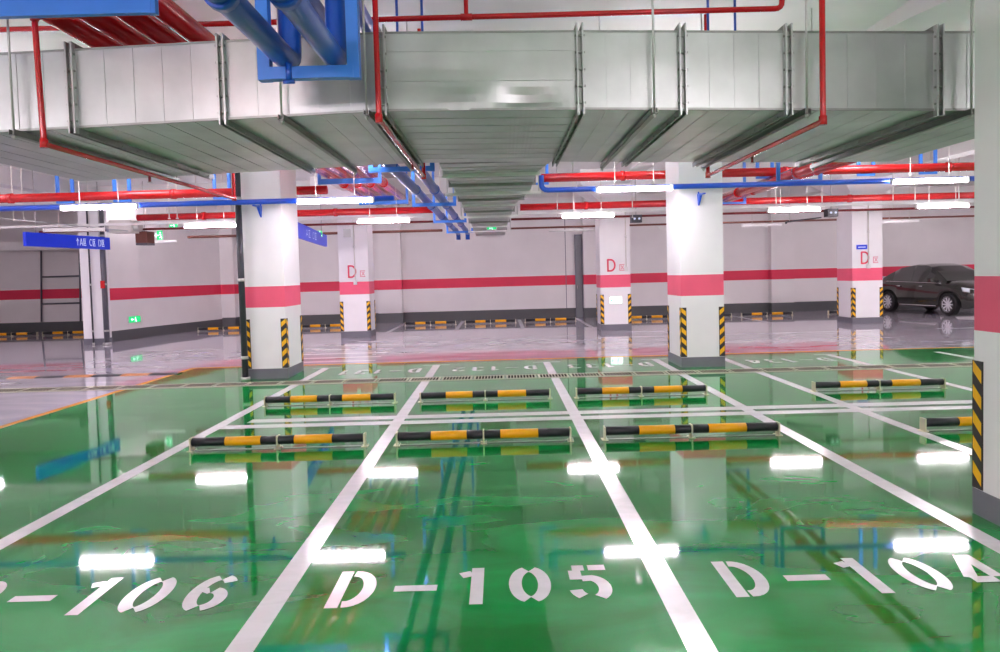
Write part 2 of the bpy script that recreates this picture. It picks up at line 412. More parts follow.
cR, _, _ = column(2.95, 3.65, 11.4, 12.3, 'white column with pink band and striped corners standing at the middle right of the green floor')
cN, _, _ = column(2.985, 3.69, 3.55, 4.4, 'nearest white column with pink band, cut by the right edge')
cD1, w1, d1_ = column(-4.34, -3.54, 19.0, 19.8, 'far white column marked D, left of centre behind the striped column')
cD2, w2, d2_ = column(2.74, 3.56, 19.0, 19.8, 'far white column marked D with a lit exit panel low on its face')
cD3, w3, d3_ = column(9.58, 10.4, 19.0, 19.86, 'far white column marked D with a small blue plate, beside the car')
cD4, _, _ = column(-11.28, -10.7, 18.9, 19.22, 'far left white column behind the blue direction sign, without striped corners', guards=False, bandm='white', cap=False)
def zone_letter(col, w, d, x, z):
    b = MB(); to = lambda p: (x + p.x, -d - .003, z + p.y)
    strokes(b, 'P', 0, 0, .23, .34, .045, to, 'letter', .18)
    b.build('zone_letter', col)
    b = MB(); to = lambda p: (x + .33 + p.x, -d - .003, z + .02 + p.y)
    strokes(b, 'Q', 0, 0, .15, .17, .022, to, 'letter2', .1)
    b.build('zone_character', col)
zone_letter(cD1, w1, d1_, -.16, 1.62); zone_letter(cD2, w2, d2_, -.22, 1.60); zone_letter(cD3, w3, d3_, -.18, 1.62)
# conduits with sensors on the D columns
def conduit(x, y, z0, z1, label):
    t = thing('wall_conduit', label, 'conduit', (x, y, z0), 0, 'white conduits down the D columns')
    b = MB(); b.tube([(0, 0, .05), (0, 0, z1 - z0)], .014, 'wire', 6); b.build('tube', t)
    b = MB(); b.box(-.045, .045, -.03, .02, -.05, .06, 'white_metal'); b.build('switch_box', t)
    b = MB(); b.tube([(0, -.015, (z1 - z0) * .55), (0, -.015, (z1 - z0) * .55 + .07)], .035, 'white_metal', 8); b.build('junction_box', t)
conduit(-3.9, 18.965, 1.48, 3.2, 'thin white conduit with a switch box on the left D column')
conduit(3.44, 18.965, 1.65, 3.2, 'thin conduit down the right side of the exit-panel D column')
conduit(10.0, 18.965, 1.55, 3.2, 'thin white conduit down the D column beside the car')
b = MB(); b.box(-.09, .09, -.05, .0, 0, .22, 'steel'); o = b.build('junction_box', None, (-4.08, 18.99, 2.72)); tag(o, 'small grey box high on the left D column', 'electrical box')
b = MB(); b.box(-.14, .14, -.02, 0, 0, .12, 'sign_blue')
b.box(-.1, .1, -.022, -.02, .045, .07, 'sign_white')
tag(b.build('blue_plate', None, (9.83, 18.995, 2.02)), 'small blue plate above the letter D beside the car', 'sign')
def exit_panel(loc, label, rz=0, w=.34, h=.17, lit='sign_lit', fg='sign_green', name='exit_sign'):
    t = thing(name, label, 'exit sign', loc, rz, 'exit signs')
    b = MB(); b.box(-w / 2, w / 2, -.025, 0, 0, h, 'white_metal'); b.build('housing', t)
    b = MB(); b.box(-w / 2 + .01, w / 2 - .01, -.03, -.026, .01, h - .01, lit); b.build('panel', t)
    b = MB(); to = lambda p: (p.x, -.032, p.y)          # running figure, arrow
    def ln(pts, sw):
        for a, c in zip(pts, pts[1:]):
            a = Vector(a); c = Vector(c); n = (c - a).normalized(); n = Vector((-n.y, n.x)) * sw / 2
            b.face([to(a - n), to(c - n), to(c + n), to(a + n)], fg)
    k = h / .17
    ln([(.02 * k, .1 * k), (.035 * k, .06 * k), (.06 * k, .045 * k), (.05 * k, .02 * k)], .014 * k); ln([(.035 * k, .06 * k), (.01 * k, .04 * k), (-.01 * k, .04 * k)], .012 * k)
    ln([(-.01 * k, .09 * k), (.02 * k, .1 * k), (.05 * k, .085 * k)], .01 * k); ln([(.02 * k, .115 * k), (.02 * k, .14 * k)], .022 * k)
    ln([(-.03 * k, .085 * k), (-.12 * k, .085 * k)], .016 * k); ln([(-.09 * k, .115 * k), (-.125 * k, .085 * k), (-.09 * k, .055 * k)], .014 * k)
    b.build('pictogram', t)
    return t
exit_panel((3.14, 18.99, .72), 'small lit exit panel low on the middle D column', w=.34, h=.2)
exit_panel((-10.74, 20.5, .48), 'small green exit panel low on the left pillar', rz=math.radians(79), w=.5, h=.2, lit='sign_green', fg='sign_lit')

# dark drain pipes beside columns
def riser(x, y, z0, z1, r, m, label):
    t = thing('riser_pipe', label, 'pipe', (x, y, 0))
    b = MB(); b.tube([(0, 0, z0), (0, 0, z1)], r, m, 12); b.build('pipe', t)
    for z in (.35, 1.6, 2.9):
        b = MB(); b.tube([(0, 0, z), (0, 0, z + .05)], r + .008, 'steel', 12); b.build('collar', t)
    b = MB(); b.tube([(0, 0, 0), (0, 0, z0 + .02)], r * 1.5, 'steel', 12); b.build('foot', t)
riser(-4.14, 11.25, .04, 3.5, .05, 'dark_pipe', 'dark drainpipe standing against the left striped column')
riser(-10.6, 18.8, .04, 3.8, .07, 'grey_pipe', 'thick grey pipe beside the far left column')
riser(-10.98, 18.82, .04, 3.8, .022, 'dark_pipe', 'thin dark pipe down the face of the far left column')

# ------------------------------------------------------------------ wheel stops
def make_stop(label, loc):
    t = thing('wheel_stop', label, 'wheel stop', loc, 0, 'tubular wheel stops')
    b = MB(); Lh = .815; z = .082; r = .042
    segs = [(-Lh, -.5, 'black'), (-.5, -.16, 'yellow'), (-.16, .16, 'black'), (.16, .52, 'yellow'), (.52, Lh, 'black')]
    for a, c, m in segs: b.tube([(a, 0, z), (c, 0, z)], r + (.0015 if m == 'yellow' else 0), m, 14)
    b.build('bar', t)
    for x, h in ((-Lh - .012, .132), (0, .132), (Lh + .012, .132)):
        b = MB()
        b.box(x - .007, x + .007, -.045, .045, .006, h - .006, 'post'); b.box(x - .03, x + .03, -.05, .05, 0, .006, 'post')
        br = b.build('bracket', t)
        for y in (-.036, .036):
            b = MB(); b.tube([(x + .02, y, .006), (x + .02, y, .018)], .008, 'steel', 6); b.build('bolt', br)
    b = MB(); b.box(-Lh, Lh, -.01, .01, .0, .007, 'galv2'); b.build('floor_rail', t)
    return t
st = make_stop('black and yellow wheel stop of stall D-106, nearer row', (-2.15, 6.62, 0))
for x, l in ((-.19, 'black and yellow wheel stop of stall D-105, nearer row'), (1.79, 'black and yellow wheel stop of stall D-104, nearer row'),
             (4.83, 'black and yellow wheel stop partly hidden behind the near right column')):
    dup(st, (x, 6.62, 0), None, l)
for x, l in ((-2.2, 'black and yellow wheel stop behind the double line in line with D-106'), (-.22, 'black and yellow wheel stop behind the double line in line with D-105'),
             (1.77, 'black and yellow wheel stop behind the double line in line with D-104'), (4.8, 'black and yellow wheel stop behind the double line right of the middle striped column'),
             (6.86, 'black and yellow wheel stop whose left end peeps out by the near right column')):
    dup(st, (x, 8.88, 0), None, l)
for x, l in ((-2.3, 'by the left pilaster, right of the left D column'), (-.33, 'centre'), (1.64, 'beside the grey service door'), (4.8, 'right of the middle D column'), (6.75, 'right of the striped column'),
             (8.75, 'left of the D column beside the car'), (-5.75, 'right of the left striped column'), (-9.1, 'below the slanting wall'),
             (-14.2, 'beneath the wall pipe frame'), (-16.05, 'far left edge'), (11.6, 'behind the car')):
    dup(st, (x, 22.95, 0), None, 'distant wheel stop at back wall, ' + l)

# ------------------------------------------------------------------ main air duct
DY0, DY1 = 5.05, 7.37
def dz(x):      # slight sag of the run towards both ends
    pts = [(-5.2, 2.675), (-3.6, 2.71), (-.85, 2.79), (.55, 2.765), (3.4, 2.68), (6, 2.64)]
    for (a, za), (b_, zb) in zip(pts, pts[1:]):
        if x <= b_: return za + (zb - za) * (x - a) / (b_ - a)
    return pts[-1][1]
DH = .55
pxs = [-120, 73, 223, 383, 580, 682, 787, 937, 1080]
xs = [P(p, 80, DY0).x for p in pxs]
duct = thing('main_air_duct', 'big rectangular galvanised duct running across the top of the view', 'air duct', ((xs[0] + xs[-1]) / 2, (DY0 + DY1) / 2, 2.7))
off = duct.location.copy()
def lo(p): return (p[0] - off.x, p[1] - off.y, p[2] - off.z)
for i in range(len(xs) - 1):
    a, c = xs[i] + .02, xs[i + 1] - .02
    b = MB(); special = (i == 3)
    n = 40 if special else max(4, int((c - a) / .19))
    rows = 10 if special else 1
    def zb(x): return dz(x)
    def buckle(x, t):        # handling dents near the lower edge of the long panel
        if not special: return 0
        u = (x - a) / (c - a)
        return .03 * math.exp(-((t - .12) / .16) ** 2) * (math.exp(-((u - .72) / .13) ** 2) - .55 * math.exp(-((u - .38) / .12) ** 2))
    grid = []
    for k in range(n + 1):
        x = a + (c - a) * k / n
        grid.append([lo((x, DY0 + buckle(x, r / rows), zb(x) + (0.012 * math.exp(-(((x - a) / (c - a) - .72) / .06) ** 2) if special and r == 0 else 0) + DH * r / rows)) for r in range(rows + 1)])
    for k in range(n):
        xa, xb = a + (c - a) * k / n, a + (c - a) * (k + 1) / n
        for r in range(rows): b.face([grid[k][r], grid[k + 1][r], grid[k + 1][r + 1], grid[k][r + 1]], 'galv', special)
        q = grid[k][0]; q2 = grid[k + 1][0]
        b.face([q, q2, lo((xb, DY1, zb(xb))), lo((xa, DY1, zb(xa)))], 'galv')
        b.face([lo((xa, DY0, zb(xa) + DH)), lo((xb, DY0, zb(xb) + DH)), lo((xb, DY1, zb(xb) + DH)), lo((xa, DY1, zb(xa) + DH))], 'galv')
        b.face([lo((xa, DY1, zb(xa))), lo((xb, DY1, zb(xb))), lo((xb, DY1, zb(xb) + DH)), lo((xa, DY1, zb(xa) + DH))], 'galv')
    b.build('duct_section', duct)
    # folded stiffening seams
    b = MB()
    if special:
        for t in (.38, .76):
            b.bar(lo((a, DY0 - .002, zb(a) + DH * t)), lo((c, DY0 - .002, zb(c) + DH * t)), .008, .008, 'galv')
        for k in range(1, 9):
            y = DY0 + (DY1 - DY0) * k / 9
            b.bar(lo((a, y, zb(a) - .002)), lo((c, y, zb(c) - .001)), .007, .004, 'galv')
    else:
        for k in range(1, n):
            x = a + (c - a) * k / n
            b.bar(lo((x, DY0 - .001, zb(x) + .01)), lo((x, DY0 - .001, zb(x) + DH - .01)), .007, .006, 'galv')
            b.bar(lo((x, DY0 + .01, zb(x) - .001)), lo((x, DY1 - .01, zb(x) - .001)), .007, .004, 'galv')
    b.bar(lo((a, DY0, zb(a) + .004)), lo((c, DY0, zb(c) + .004)), .016, .016, 'galv2')
    b.bar(lo((a, DY0, zb(a) + DH - .002)), lo((c, DY0, zb(c) + DH - .002)), .014, .014, 'galv2')
    b.build('folded_seam', duct)
for x in xs[1:-1]:
    b = MB(); z0 = dz(x); f = .045
    for s in (-.02, .02):
        X = x + s
        b.box(X - .006 - off.x, X + .006 - off.x, DY0 - f - off.y, DY0 - off.y, z0 - f - off.z, z0 + DH + f - off.z, 'galv')
        b.box(X - .006 - off.x, X + .006 - off.x, DY0 - off.y, DY1 + f - off.y, z0 - f - off.z, z0 - off.z, 'galv2')
        b.box(X - .006 - off.x, X + .006 - off.x, DY0 - off.y, DY1 + f - off.y, z0 + DH - off.z, z0 + DH + f - off.z, 'galv2')
    b.box(x - .02 - off.x, x + .02 - off.x, DY0 - .012 - off.y, DY0 - off.y, z0 - off.z, z0 + DH - off.z, 'galv2')
    b.box(x - .02 - off.x, x + .02 - off.x, DY0 - off.y, DY1 - off.y, z0 - .012 - off.z, z0 - off.z, 'galv2')
    fo = b.build('flange', duct)
    for k in range(5):
        b = MB(); z = z0 + .04 + k * (DH - .08) / 4
        b.tube([lo((x - .035, DY0 - .028, z)), lo((x + .035, DY0 - .028, z))], .009, 'galv2', 6); b.build('flange_bolt', fo)
    for k in range(10):
        b = MB(); y = DY0 + .1 + k * .235
        b.tube([lo((x - .035, y, z0 - .028)), lo((x + .035, y, z0 - .028))], .009, 'galv2', 6); b.build('flange_bolt', fo)
for px, where in ((282, 'behind the blue pipe frame'), (367, 'just left of the thin red pipe'), (654, 'in the middle right of the duct'), (806, 'beside the right red drop pipe'), (970, 'by the near right column'), (14, 'at the left edge')):
    x = P(px, 110, DY0 - .07).x; z0 = dz(x) - .05
    t = thing('duct_hanger', 'steel rod and channel holding up the main duct, ' + where, 'hanger', (x, DY0, z0), 0, 'hangers of the main duct')
    b = MB(); L = DY1 - DY0
    b.box(-.02, .02, -.11, L + .11, 0, .004, 'galv2'); b.box(-.02, -.016, -.11, L + .11, 0, .04, 'galv2'); b.box(.016, .02, -.11, L + .11, 0, .04, 'galv2')
    b.build('channel', t)
    for y in (-.085, L + .085):
        b = MB(); b.tube([(0, y, -.03), (0, y, ZC - z0)], .008, 'steel', 8); b.build('rod', t)
        b = MB(); b.tube([(0, y, -.018), (0, y, -.001)], .016, 'steel', 6); b.build('nut', t)
# branch duct running away from the main duct
bd = thing('branch_air_duct', 'narrow galvanised duct leaving the main duct and running to the back wall', 'air duct', (-.05, 7.45, 2.78))
def bw(y):
    tl = [(7.45, -.60), (11.2, -.57), (21, -.66)]; tr = [(7.45, .58), (8.2, .47), (10, .47), (11.8, .3), (17, .22), (21, .2)]
    f = lambda tb: next((va + (vb - va) * (y - a) / (b_ - a) for (a, va), (b_, vb) in zip(tb, tb[1:]) if y <= b_), tb[-1][1])
    return f(tl), f(tr)
ys = [7.45, 8.2, 9.1, 10, 10.9, 11.8, 12.9, 14.1, 15.5, 17.0, 18.9, 21]
for i in range(len(ys) - 1):
    ya, yb = ys[i], ys[i + 1]; (a0, a1), (b0, b1) = bw(ya), bw(yb); b = MB()
    z0, z1 = 0, .38; o = (-.05, 7.45)
    q = lambda x, y, z: (x - o[0], y - o[1], z)
    b.hexa([q(a0, ya, z0), q(a0, ya, z1), q(b0, yb, z0), q(b0, yb, z1), q(a1, ya, z0), q(a1, ya, z1), q(b1, yb, z0), q(b1, yb, z1)], 'galv')
    for f in (.33, .66):
        y = ya + (yb - ya) * f; c0 = a0 + (b0 - a0) * f; c1 = a1 + (b1 - a1) * f
        b.box(c0 - o[0], c1 - o[0], y - o[1] - .012, y - o[1] + .012, -.008, 0, 'galv')
    b.build('duct_section', bd)
    b = MB(); b.box(b0 - o[0] - .035, b1 - o[0] + .035, yb - o[1] - .02, yb - o[1] + .02, -.035, .415, 'galv2' if i % 2 else 'white_metal'); b.build('flange', bd)
for y, w in ((9.8, 'nearest'), (13.6, 'middle'), (18.2, 'farthest')):
    c0, c1 = bw(y)
    t = thing('duct_hanger', 'white cross bar with rods under the branch duct, ' + w, 'hanger', ((c0 + c1) / 2, y, 2.71), 0, 'hangers of the branch duct')
    hw = (c1 - c0) / 2 + .14
    b = MB(); b.box(-hw, hw, -.02, .02, 0, .035, 'white_metal'); b.build('channel', t)
    for x in (-hw + .03, hw - .03):
        b = MB(); b.tube([(x, 0, 0), (x, 0, ZC - 2.71)], .007, 'steel', 6); b.build('rod', t)

# ------------------------------------------------------------------ pipes
def pipe(name, pts, r, m, label, cat='pipe', group=None, bend=0, couple=0, n=14, cm=None):
    o0 = Vector(pts[0]); t = thing(name, label, cat, o0, 0, group)
    p = [Vector(q) - o0 for q in pts]
    b = MB(); b.tube(p, r, m, n, bend); b.build('pipe', t)
    if couple:
        for a, c in zip(p, p[1:]):
            L = (c - a).length; k = couple * .5
            while k < L - .05:
                q = a + (c - a) * (k / L); d = (c - a).normalized()
                bb = MB(); bb.tube([q - d * r * .5, q + d * r * .5], r * 1.18, cm or m, n); bb.build('coupling', t)
                k += couple
    return t
def trapeze(y, x0, x1, z, m, label, h=.06, w=.04, up=True, top=ZC, group='blue trapeze hangers'):
    t = thing('pipe_hanger', label, 'hanger', ((x0 + x1) / 2, y, z), 0, group)
    W = (x1 - x0) / 2
    b = MB(); b.box(-W, W, -w / 2, w / 2, -h, 0, m); b.build('crossbar', t)
    if up:
        for s in (-1, 1):
            b = MB(); b.box(s * W - w / 2 - .003, s * W + w / 2 + .003, -w * .42, w * .58, -h - .003, top - z, m); b.build('upright', t)
            b = MB(); b.box(s * W - w * .9, s * W + w * .9, -w * .9, w * .9, top - z - .008, top - z, m); b.build('ceiling_plate', t)
    return t
# four red pipes over the duct
for i, x in enumerate((-3.25, -2.97, -2.69, -2.41)):
    pipe('fire_pipe', [(x, -3, 3.62), (x, 19.0, 3.62)], .085, 'red', 'red pipe of the bundle over the duct, ' + ['leftmost of four', 'second from left', 'third from left', 'rightmost of four'][i], group='red pipe bundle at upper left', couple=4)
for y, l in ((4.72, 'wide light blue bar under the red bundle at the top left corner'), (9.4, 'blue hanger under the red bundle just beyond the duct'), (13.6, 'blue hanger under the red bundle, second beyond the duct'), (17.6, 'farthest blue hanger under the red bundle')):
    x0 = -3.95 if y < 5 else -3.42
    trapeze(y, x0, -2.25, 3.52 if y < 5 else 3.53, 'blue_frame', l, h=.13 if y < 5 else .1, w=.05)
# twin blue pipes
for x, l in ((-1.33, 'left of the two big blue pipes that rise over the duct'), (-1.02, 'right of the two big blue pipes that rise over the duct')):
    pipe('water_pipe', [(x, -3, 3.02), (x, 4.66, 3.02), (x, 4.66, 3.62), (x, 7.62, 3.62), (x, 7.62, 3.02), (x, 23.5, 3.02), (x, 23.5, 2.8)], .073, 'blue_dark', l, group='twin blue pipes', bend=.1, couple=2.6)
trapeze(4.5, -1.45, -.885, 2.945, 'blue_frame', 'light blue frame holding the twin blue pipes in front of the duct', h=.075, w=.07)
for y, l in ((8.6, 'light blue hanger of the twin pipes just beyond the duct'), (12.9, 'light blue hanger of the twin pipes, second beyond the duct'), (17.0, 'light blue hanger of the twin pipes, third beyond the duct'), (21.2, 'farthest light blue hanger of the twin pipes')):
    trapeze(y, -1.53, -.78, 2.945, 'blue_frame', l, h=.06, w=.05)
# drain valve under left blue pipe
b = MB(); b.tube([(0, 0, 0), (0, 0, -.1)], .02, 'blue_dark', 8); b.tube([(-.035, 0, -.11), (.035, 0, -.11)], .014, 'blue_dark', 8)
tag(b.build('drain_valve', None, (-1.26, 4.36, 2.93)), 'small dark blue drain valve under the blue pipe frame', 'valve')
# thin red sprinkler pipes that dip under the duct
def sprinkler(pts, label, heads=()):
    t = pipe('sprinkler_pipe', pts, .02, 'red', label, group='thin red pipes dipping under the duct', bend=.05, couple=0, n=10)
    o0 = Vector(pts[0])
    for q in pts[1:-1]:
        q = Vector(q) - o0; bb = MB()
        bb.tube([q + Vector((0, 0, -.026)), q + Vector((0, 0, .034))], .027, 'red', 10); bb.build('elbow', t)
    for h in heads:
        q = Vector(h) - o0; bb = MB(); bb.tube([q, q + Vector((0, 0, -.05))], .012, 'darkred', 8); bb.tube([q + Vector((0, 0, -.055)), q + Vector((0, 0, -.05))], .022, 'steel', 8); bb.build('sprinkler_head', t)
A = P(44, 144, 4.85); sprinkler([(A.x + .45, 4.85, 3.44), (A.x - .02, 4.85, 3.44), (A.x, 4.85, A.z), (A.x, 8.3, A.z), (A.x, 8.3, 4.28)], 'thin red pipe dropping at the left edge then running back under the duct', [(A.x, 6.3, A.z - .02)])
B = P(379, 119, 4.85); sprinkler([(B.x, 4.85, 4.28), (B.x, 4.85, B.z), (B.x, 7.7, B.z), (B.x, 7.7, 4.28)], 'thin red pipe dropping in front of the duct at centre left', [(B.x, 6.7, B.z - .02)])
Cc = P(823, 121, 4.85); sprinkler([(Cc.x, 4.85, 4.28), (Cc.x, 4.85, Cc.z), (Cc.x, 7.5, Cc.z), (Cc.x, 7.5, 4.28)], 'thin red pipe dropping in front of the duct on the right', [(Cc.x, 6.2, Cc.z - .02)])
# thin red pipe above the duct
q0, q1, q2 = P(190, 19, 6.2), P(782, 8.5, 6.2), P(383, 15, 6.2)
zz = q1.z
pipe('sprinkler_pipe', [(-6, 6.2, zz), (q1.x, 6.2, zz), (q1.x, 6.2, 4.28)], .024, 'red', 'thin red pipe running above the main duct and turning up at its right end', bend=.06, n=10)
t0x = P(466, 5, 6.2).x
b = MB(); b.tube([(0, 0, 0), (0, 0, 4.28 - zz)], .02, 'red', 10); b.tube([(-.05, 0, 0), (.05, 0, 0)], .03, 'red', 10)
tag(b.build('pipe_tee', None, (t0x, 6.2, zz)), 'short red riser and tee on the thin pipe above the duct', 'pipe fitting')
for px, l in ((397, 'left'), (422, 'second'), (708, 'third'), (735, 'rightmost')):
    x = P(px, 20, 6.9).x
    b = MB(); b.tube([(0, 0, 0), (0, 0, ZC - 3.42)], .013, 'blue_dark', 8); b.box(-.03, .03, -.03, .03, .42, .45, 'blue_frame')
    tag(b.build('hanger_rod', None, (x, 6.9, 3.42)), 'blue rod rising from the top of the duct, %s of four' % l, 'hanger rod', 'blue rods over the duct')
# main red pipes across the hall
ZR = P(600, 176.5, 13.4).z
ZRL = P(120, 195.5, 13.4).z
pipe('fire_main', [(-17, 13.4, ZRL), (P(327, 190, 13.4).x, 13.4, ZRL)], .082, 'red', 'thick red main crossing behind the left striped column', group='thick red mains', couple=3.1)
pipe('fire_main', [(P(541, 178, 13.4).x, 13.4, ZR), (17, 13.4, ZR)], .082, 'red', 'thick bright red main crossing above the middle striped column', group='thick red mains', couple=3.1)
Z2 = P(700, 202.5, 17.6).z
pipe('fire_main', [(P(520, 205, 17.6).x, 17.6, Z2), (18, 17.6, Z2)], .085, 'red', 'second red main farther back on the right', group='thick red mains', couple=3.3)
pipe('fire_main', [(-9.0, 17.6, Z2), (-1.5, 17.6, Z2)], .085, 'red', 'second red main farther back on the left', group='thick red mains', couple=3.3)
Z3 = P(600, 217, 18.4).z
pipe('fire_pipe', [(-12, 18.4, Z3), (-.9, 18.4, Z3)], .03, 'darkred', 'thin dark red pipe far back left of the branch duct', n=8)
pipe('fire_pipe', [(.35, 18.4, Z3), (18, 18.4, Z3)], .03, 'darkred', 'thin dark red pipe far back right of the branch duct', n=8)
pipe('fire_pipe', [(-9.5, 21.5, 3.0), (-1.7, 21.5, 3.0)], .04, 'brown', 'brown pipe near the back wall on the left', n=8)
pipe('fire_pipe', [(.4, 21.5, 3.0), (18, 21.5, 3.0)], .03, 'brown', 'brown pipe near the back wall on the right', n=8)
# diagonal pair running away on the right
K = P(865, 154, 9.9)
pipe('fire_pipe', [(K.x, 7.6, 3.22), (K.x, 17.2, 3.22)], .09, 'red', 'left of the thick red pair slanting away on the right', group='red pair at upper right', couple=3)
pipe('fire_pipe', [(K.x + .32, 7.6, 3.22), (K.x + .32, 17.2, 3.22)], .055, 'red', 'right thinner pipe of the red pair slanting away', group='red pair at upper right', couple=3)
for y, l in ((8.4, 'nearer'), (12.4, 'middle'), (16.2, 'farther')):
    trapeze(y, K.x - .22, K.x + .52, 3.128, 'blue_frame', 'blue hanger under the slanting red pair, ' + l, h=.05, w=.05)
# hangers for the mains (U frames)
for px, l in ((65, 'left of the lit tube at far left'), (122, 'over the lit tube at far left'), (222, 'left of the striped column'), (540, 'at the blue elbow'), (765, 'right of the middle striped column'), (866, 'above the D column beside the car'), (928, 'above the right lit tube')):
    x = P(px, 190, 13.4).x
    zz_ = (ZRL if px < 500 else ZR) - .085
    t = thing('pipe_hanger', 'light blue U hanger of the red main, ' + l, 'hanger', (x, 13.4, zz_), 0, 'U hangers of the red main')
    b = MB(); b.box(-.15, .15, -.025, .025, -.04, 0, 'blue_frame'); b.build('crossbar', t)
    for s in (-1, 1):
        b = MB(); b.box(s * .14 - .028, s * .14 + .028, -.02, .02, -.04, ZC - zz_, 'blue_frame'); b.build('upright', t)
# blue conduits carrying the lights
YL1, YL2, ZL = 11.0, 15.8, 2.875
ZL2 = 2.865
def blue_rail(x0, x1, label, elbow=False, dl=0):
    ZL = 2.875 - dl
    pts = [(x0, YL1 + .06, ZL + .03), (x1, YL1 + .06, ZL + .03)]
    if elbow: pts = [(x0, YL1 + .06, ZL + .26), (x0, YL1 + .06, ZL + .03), (x1, YL1 + .06, ZL + .03)]
    return pipe('blue_conduit', pts, .042, 'blue', label, 'conduit', 'blue conduits of the near light row', bend=.12, couple=0, n=12)
blue_rail(-10, -1.62, 'blue conduit passing in front of the left striped column', dl=.06)
blue_rail(.7, 10, 'blue conduit with raised left end passing in front of the middle striped column', True)
for x, l in ((-3.83, 'left'), (3.26, 'middle')):
    t = thing('conduit_bracket', 'small blue bracket under the conduit on the %s striped column' % l, 'bracket', (x, 11.34, 2.83), 0, 'brackets on the striped columns')
    b = MB(); b.bar((0, .05, -.2), (0, .05, .02), .02, .02, 'blue'); b.hexa([(-.012, -.02, -.14), (-.025, -.1, -.02), (-.012, .05, -.2), (-.025, .05, -.02), (.012, -.02, -.14), (.025, -.1, -.02), (.012, .05, -.2), (.025, .05, -.02)], 'blue'); b.box(-.02, .02, -.28, .06, -.05, -.03, 'blue'); b.build('arm', t)
# white tray above the second light row
b = MB(); b.box(.38, 17.5, YL2 + .02, YL2 + .12, ZL2 + .075, ZL2 + .125, 'white_metal'); tag(b.build('cable_tray'), 'white cable tray over the second light row, right side', 'cable tray', 'white cable trays')
b = MB(); b.box(-14, -1.7, YL2 + .02, YL2 + .12, ZL2 + .075, ZL2 + .125, 'white_metal'); tag(b.build('cable_tray'), 'white cable tray over the second light row, left side', 'cable tray', 'white cable trays')
# tube lights
def tube_light(x, y, z, label, lit=True, group='lit tube lights', L=.59, wires=True, rz=0):
    t = thing('tube_light', label, 'tube light', (x, y, z), rz, group)
    b = MB(); b.box(-L, L, -.016, .016, .02, .045, 'white_metal'); b.build('housing', t)
    b = MB(); b.box(-L + .02, L - .02, -.028, .028, -.03, .02, 'tube' if lit else 'white_metal'); b.build('tube', t)
    for s in (-1, 1):
        b = MB(); b.box(s * L - .012, s * L + .012, -.034, .034, -.034, .05, 'white_metal'); b.build('end_cap', t)
        if wires:
            b = MB(); b.tube([(s * L * .51, 0, .045), (s * L * .51, 0, ZC - z)], .006, 'wire', 6); b.build('hanger_wire', t)
    return t
for x, l in ((-6.24, 'at far left under the thick red main'), (-2.56, 'right of the left striped column'), (2.1, 'left of the middle striped column'), (6.7, 'at the right end of the blue conduit')):
    tube_light(x + .04, YL1 - .035, ZL - (.06 if x < 0 else 0), 'lit white tube light on the blue conduit, ' + l)
for x, l in ((-6.45, 'left of the drainpipe and striped column'), (-2.57, 'above the left D column'), (2.03, 'above the middle D column'), (6.66, 'right of the middle striped column'), (10.0, 'above the D column beside the car')):
    tube_light(x, YL2, ZL2, 'lit tube light of the second row, ' + l, group='lit tube lights of the second row')
for x, l in ((7.9, 'left of the D column beside the car'), (12.0, 'above the car'), (-10.2, 'near the green exit signs'), (5.4, 'right of the middle D column')):
    tube_light(x, 21.0, ZL - .02, 'unlit white tube light near the back wall, ' + l, False, 'unlit tube lights')
tube_light(-9.1, 15.1, 2.80, 'unlit white tube light in front of the blue direction sign', False, 'unlit tube lights', rz=math.radians(10))
# unseen fill rows over and behind the camera, added for even brightness
for y in (1.2, -1.8, -4.6):
    for x in (-10.5, -6.2, -2.56, 2.1, 6.7, 11.3):
        tube_light(x, y, ZL + .25, 'added unseen fill tube over the near stalls, out of view', group='added fill tubes over the near stalls')
for x in (-16, -12, 14.5, 18.5):  # extra tubes past both sides of the view, added to brighten the hall
    for y in (8, 15.8):
        tube_light(x, y, ZL, 'added unseen fill tube beyond the side edges of the view', group='added fill tubes at the sides')
for x in (-10.5, -6.2, -2.0, 2.1, 6.7, 11.3, 15.5):  # fill tubes added out of sight behind the duct for more light
    tube_light(x, 8.45, 3.25, 'added fill tube kept out of sight behind the main duct', group='added fill tubes hidden behind the main duct')
    for y in (12.5, 19.95):  # more added fill, masked by the beams, lifting the far part
        tube_light(x, y, ZC - .06, 'added fill tube tucked out of sight behind a ceiling beam', group='added fill tubes behind the beams', wires=False)

# ------------------------------------------------------------------ signs
ang = math.radians(-14)
def blue_sign(pl, pr, hgt, label, text, tx, lw, lh):
    d = pr - pl; L = math.hypot(d.x, d.y)
    t = thing('direction_sign', label, 'sign', pl, math.atan2(d.y, d.x), 'blue direction signs')
    b = MB(); b.box(0, L, -.04, .04, 0, hgt, 'sign_blue'); bd_ = b.build('board', t)
    write(bd_, text, lw, lh, lw * .22, .02, lambda p: (L * tx + p.x, -.043, (hgt - lh) / 2 + p.y), 'sign_white', {' ': lw * .6})
    for f in (.12, .88):
        b = MB(); b.tube([(L * f, 0, hgt), (L * f, 0, ZC - pl.z)], .012, 'steel', 6); b.build('rod', t)
blue_sign(P(25, 246, 16), P(109, 251, 18.7), .32, 'long blue hanging direction sign with white letters at far left', '^AQ CQ DQ', .74, .1, .18)
blue_sign(P(281, 232, 12.9), P(325.5, 237.5, 19.2), .31, 'blue hanging sign half hidden behind the left striped column', 'AQ DQ', .55, .3, .17)
e_ = P(321.5, 237.5, 18.3)
exit_panel((e_.x, e_.y - .2, e_.z), 'green lit exit sign at the end of the half hidden blue sign', w=.17, h=.17, lit='sign_green', fg='sign_lit')
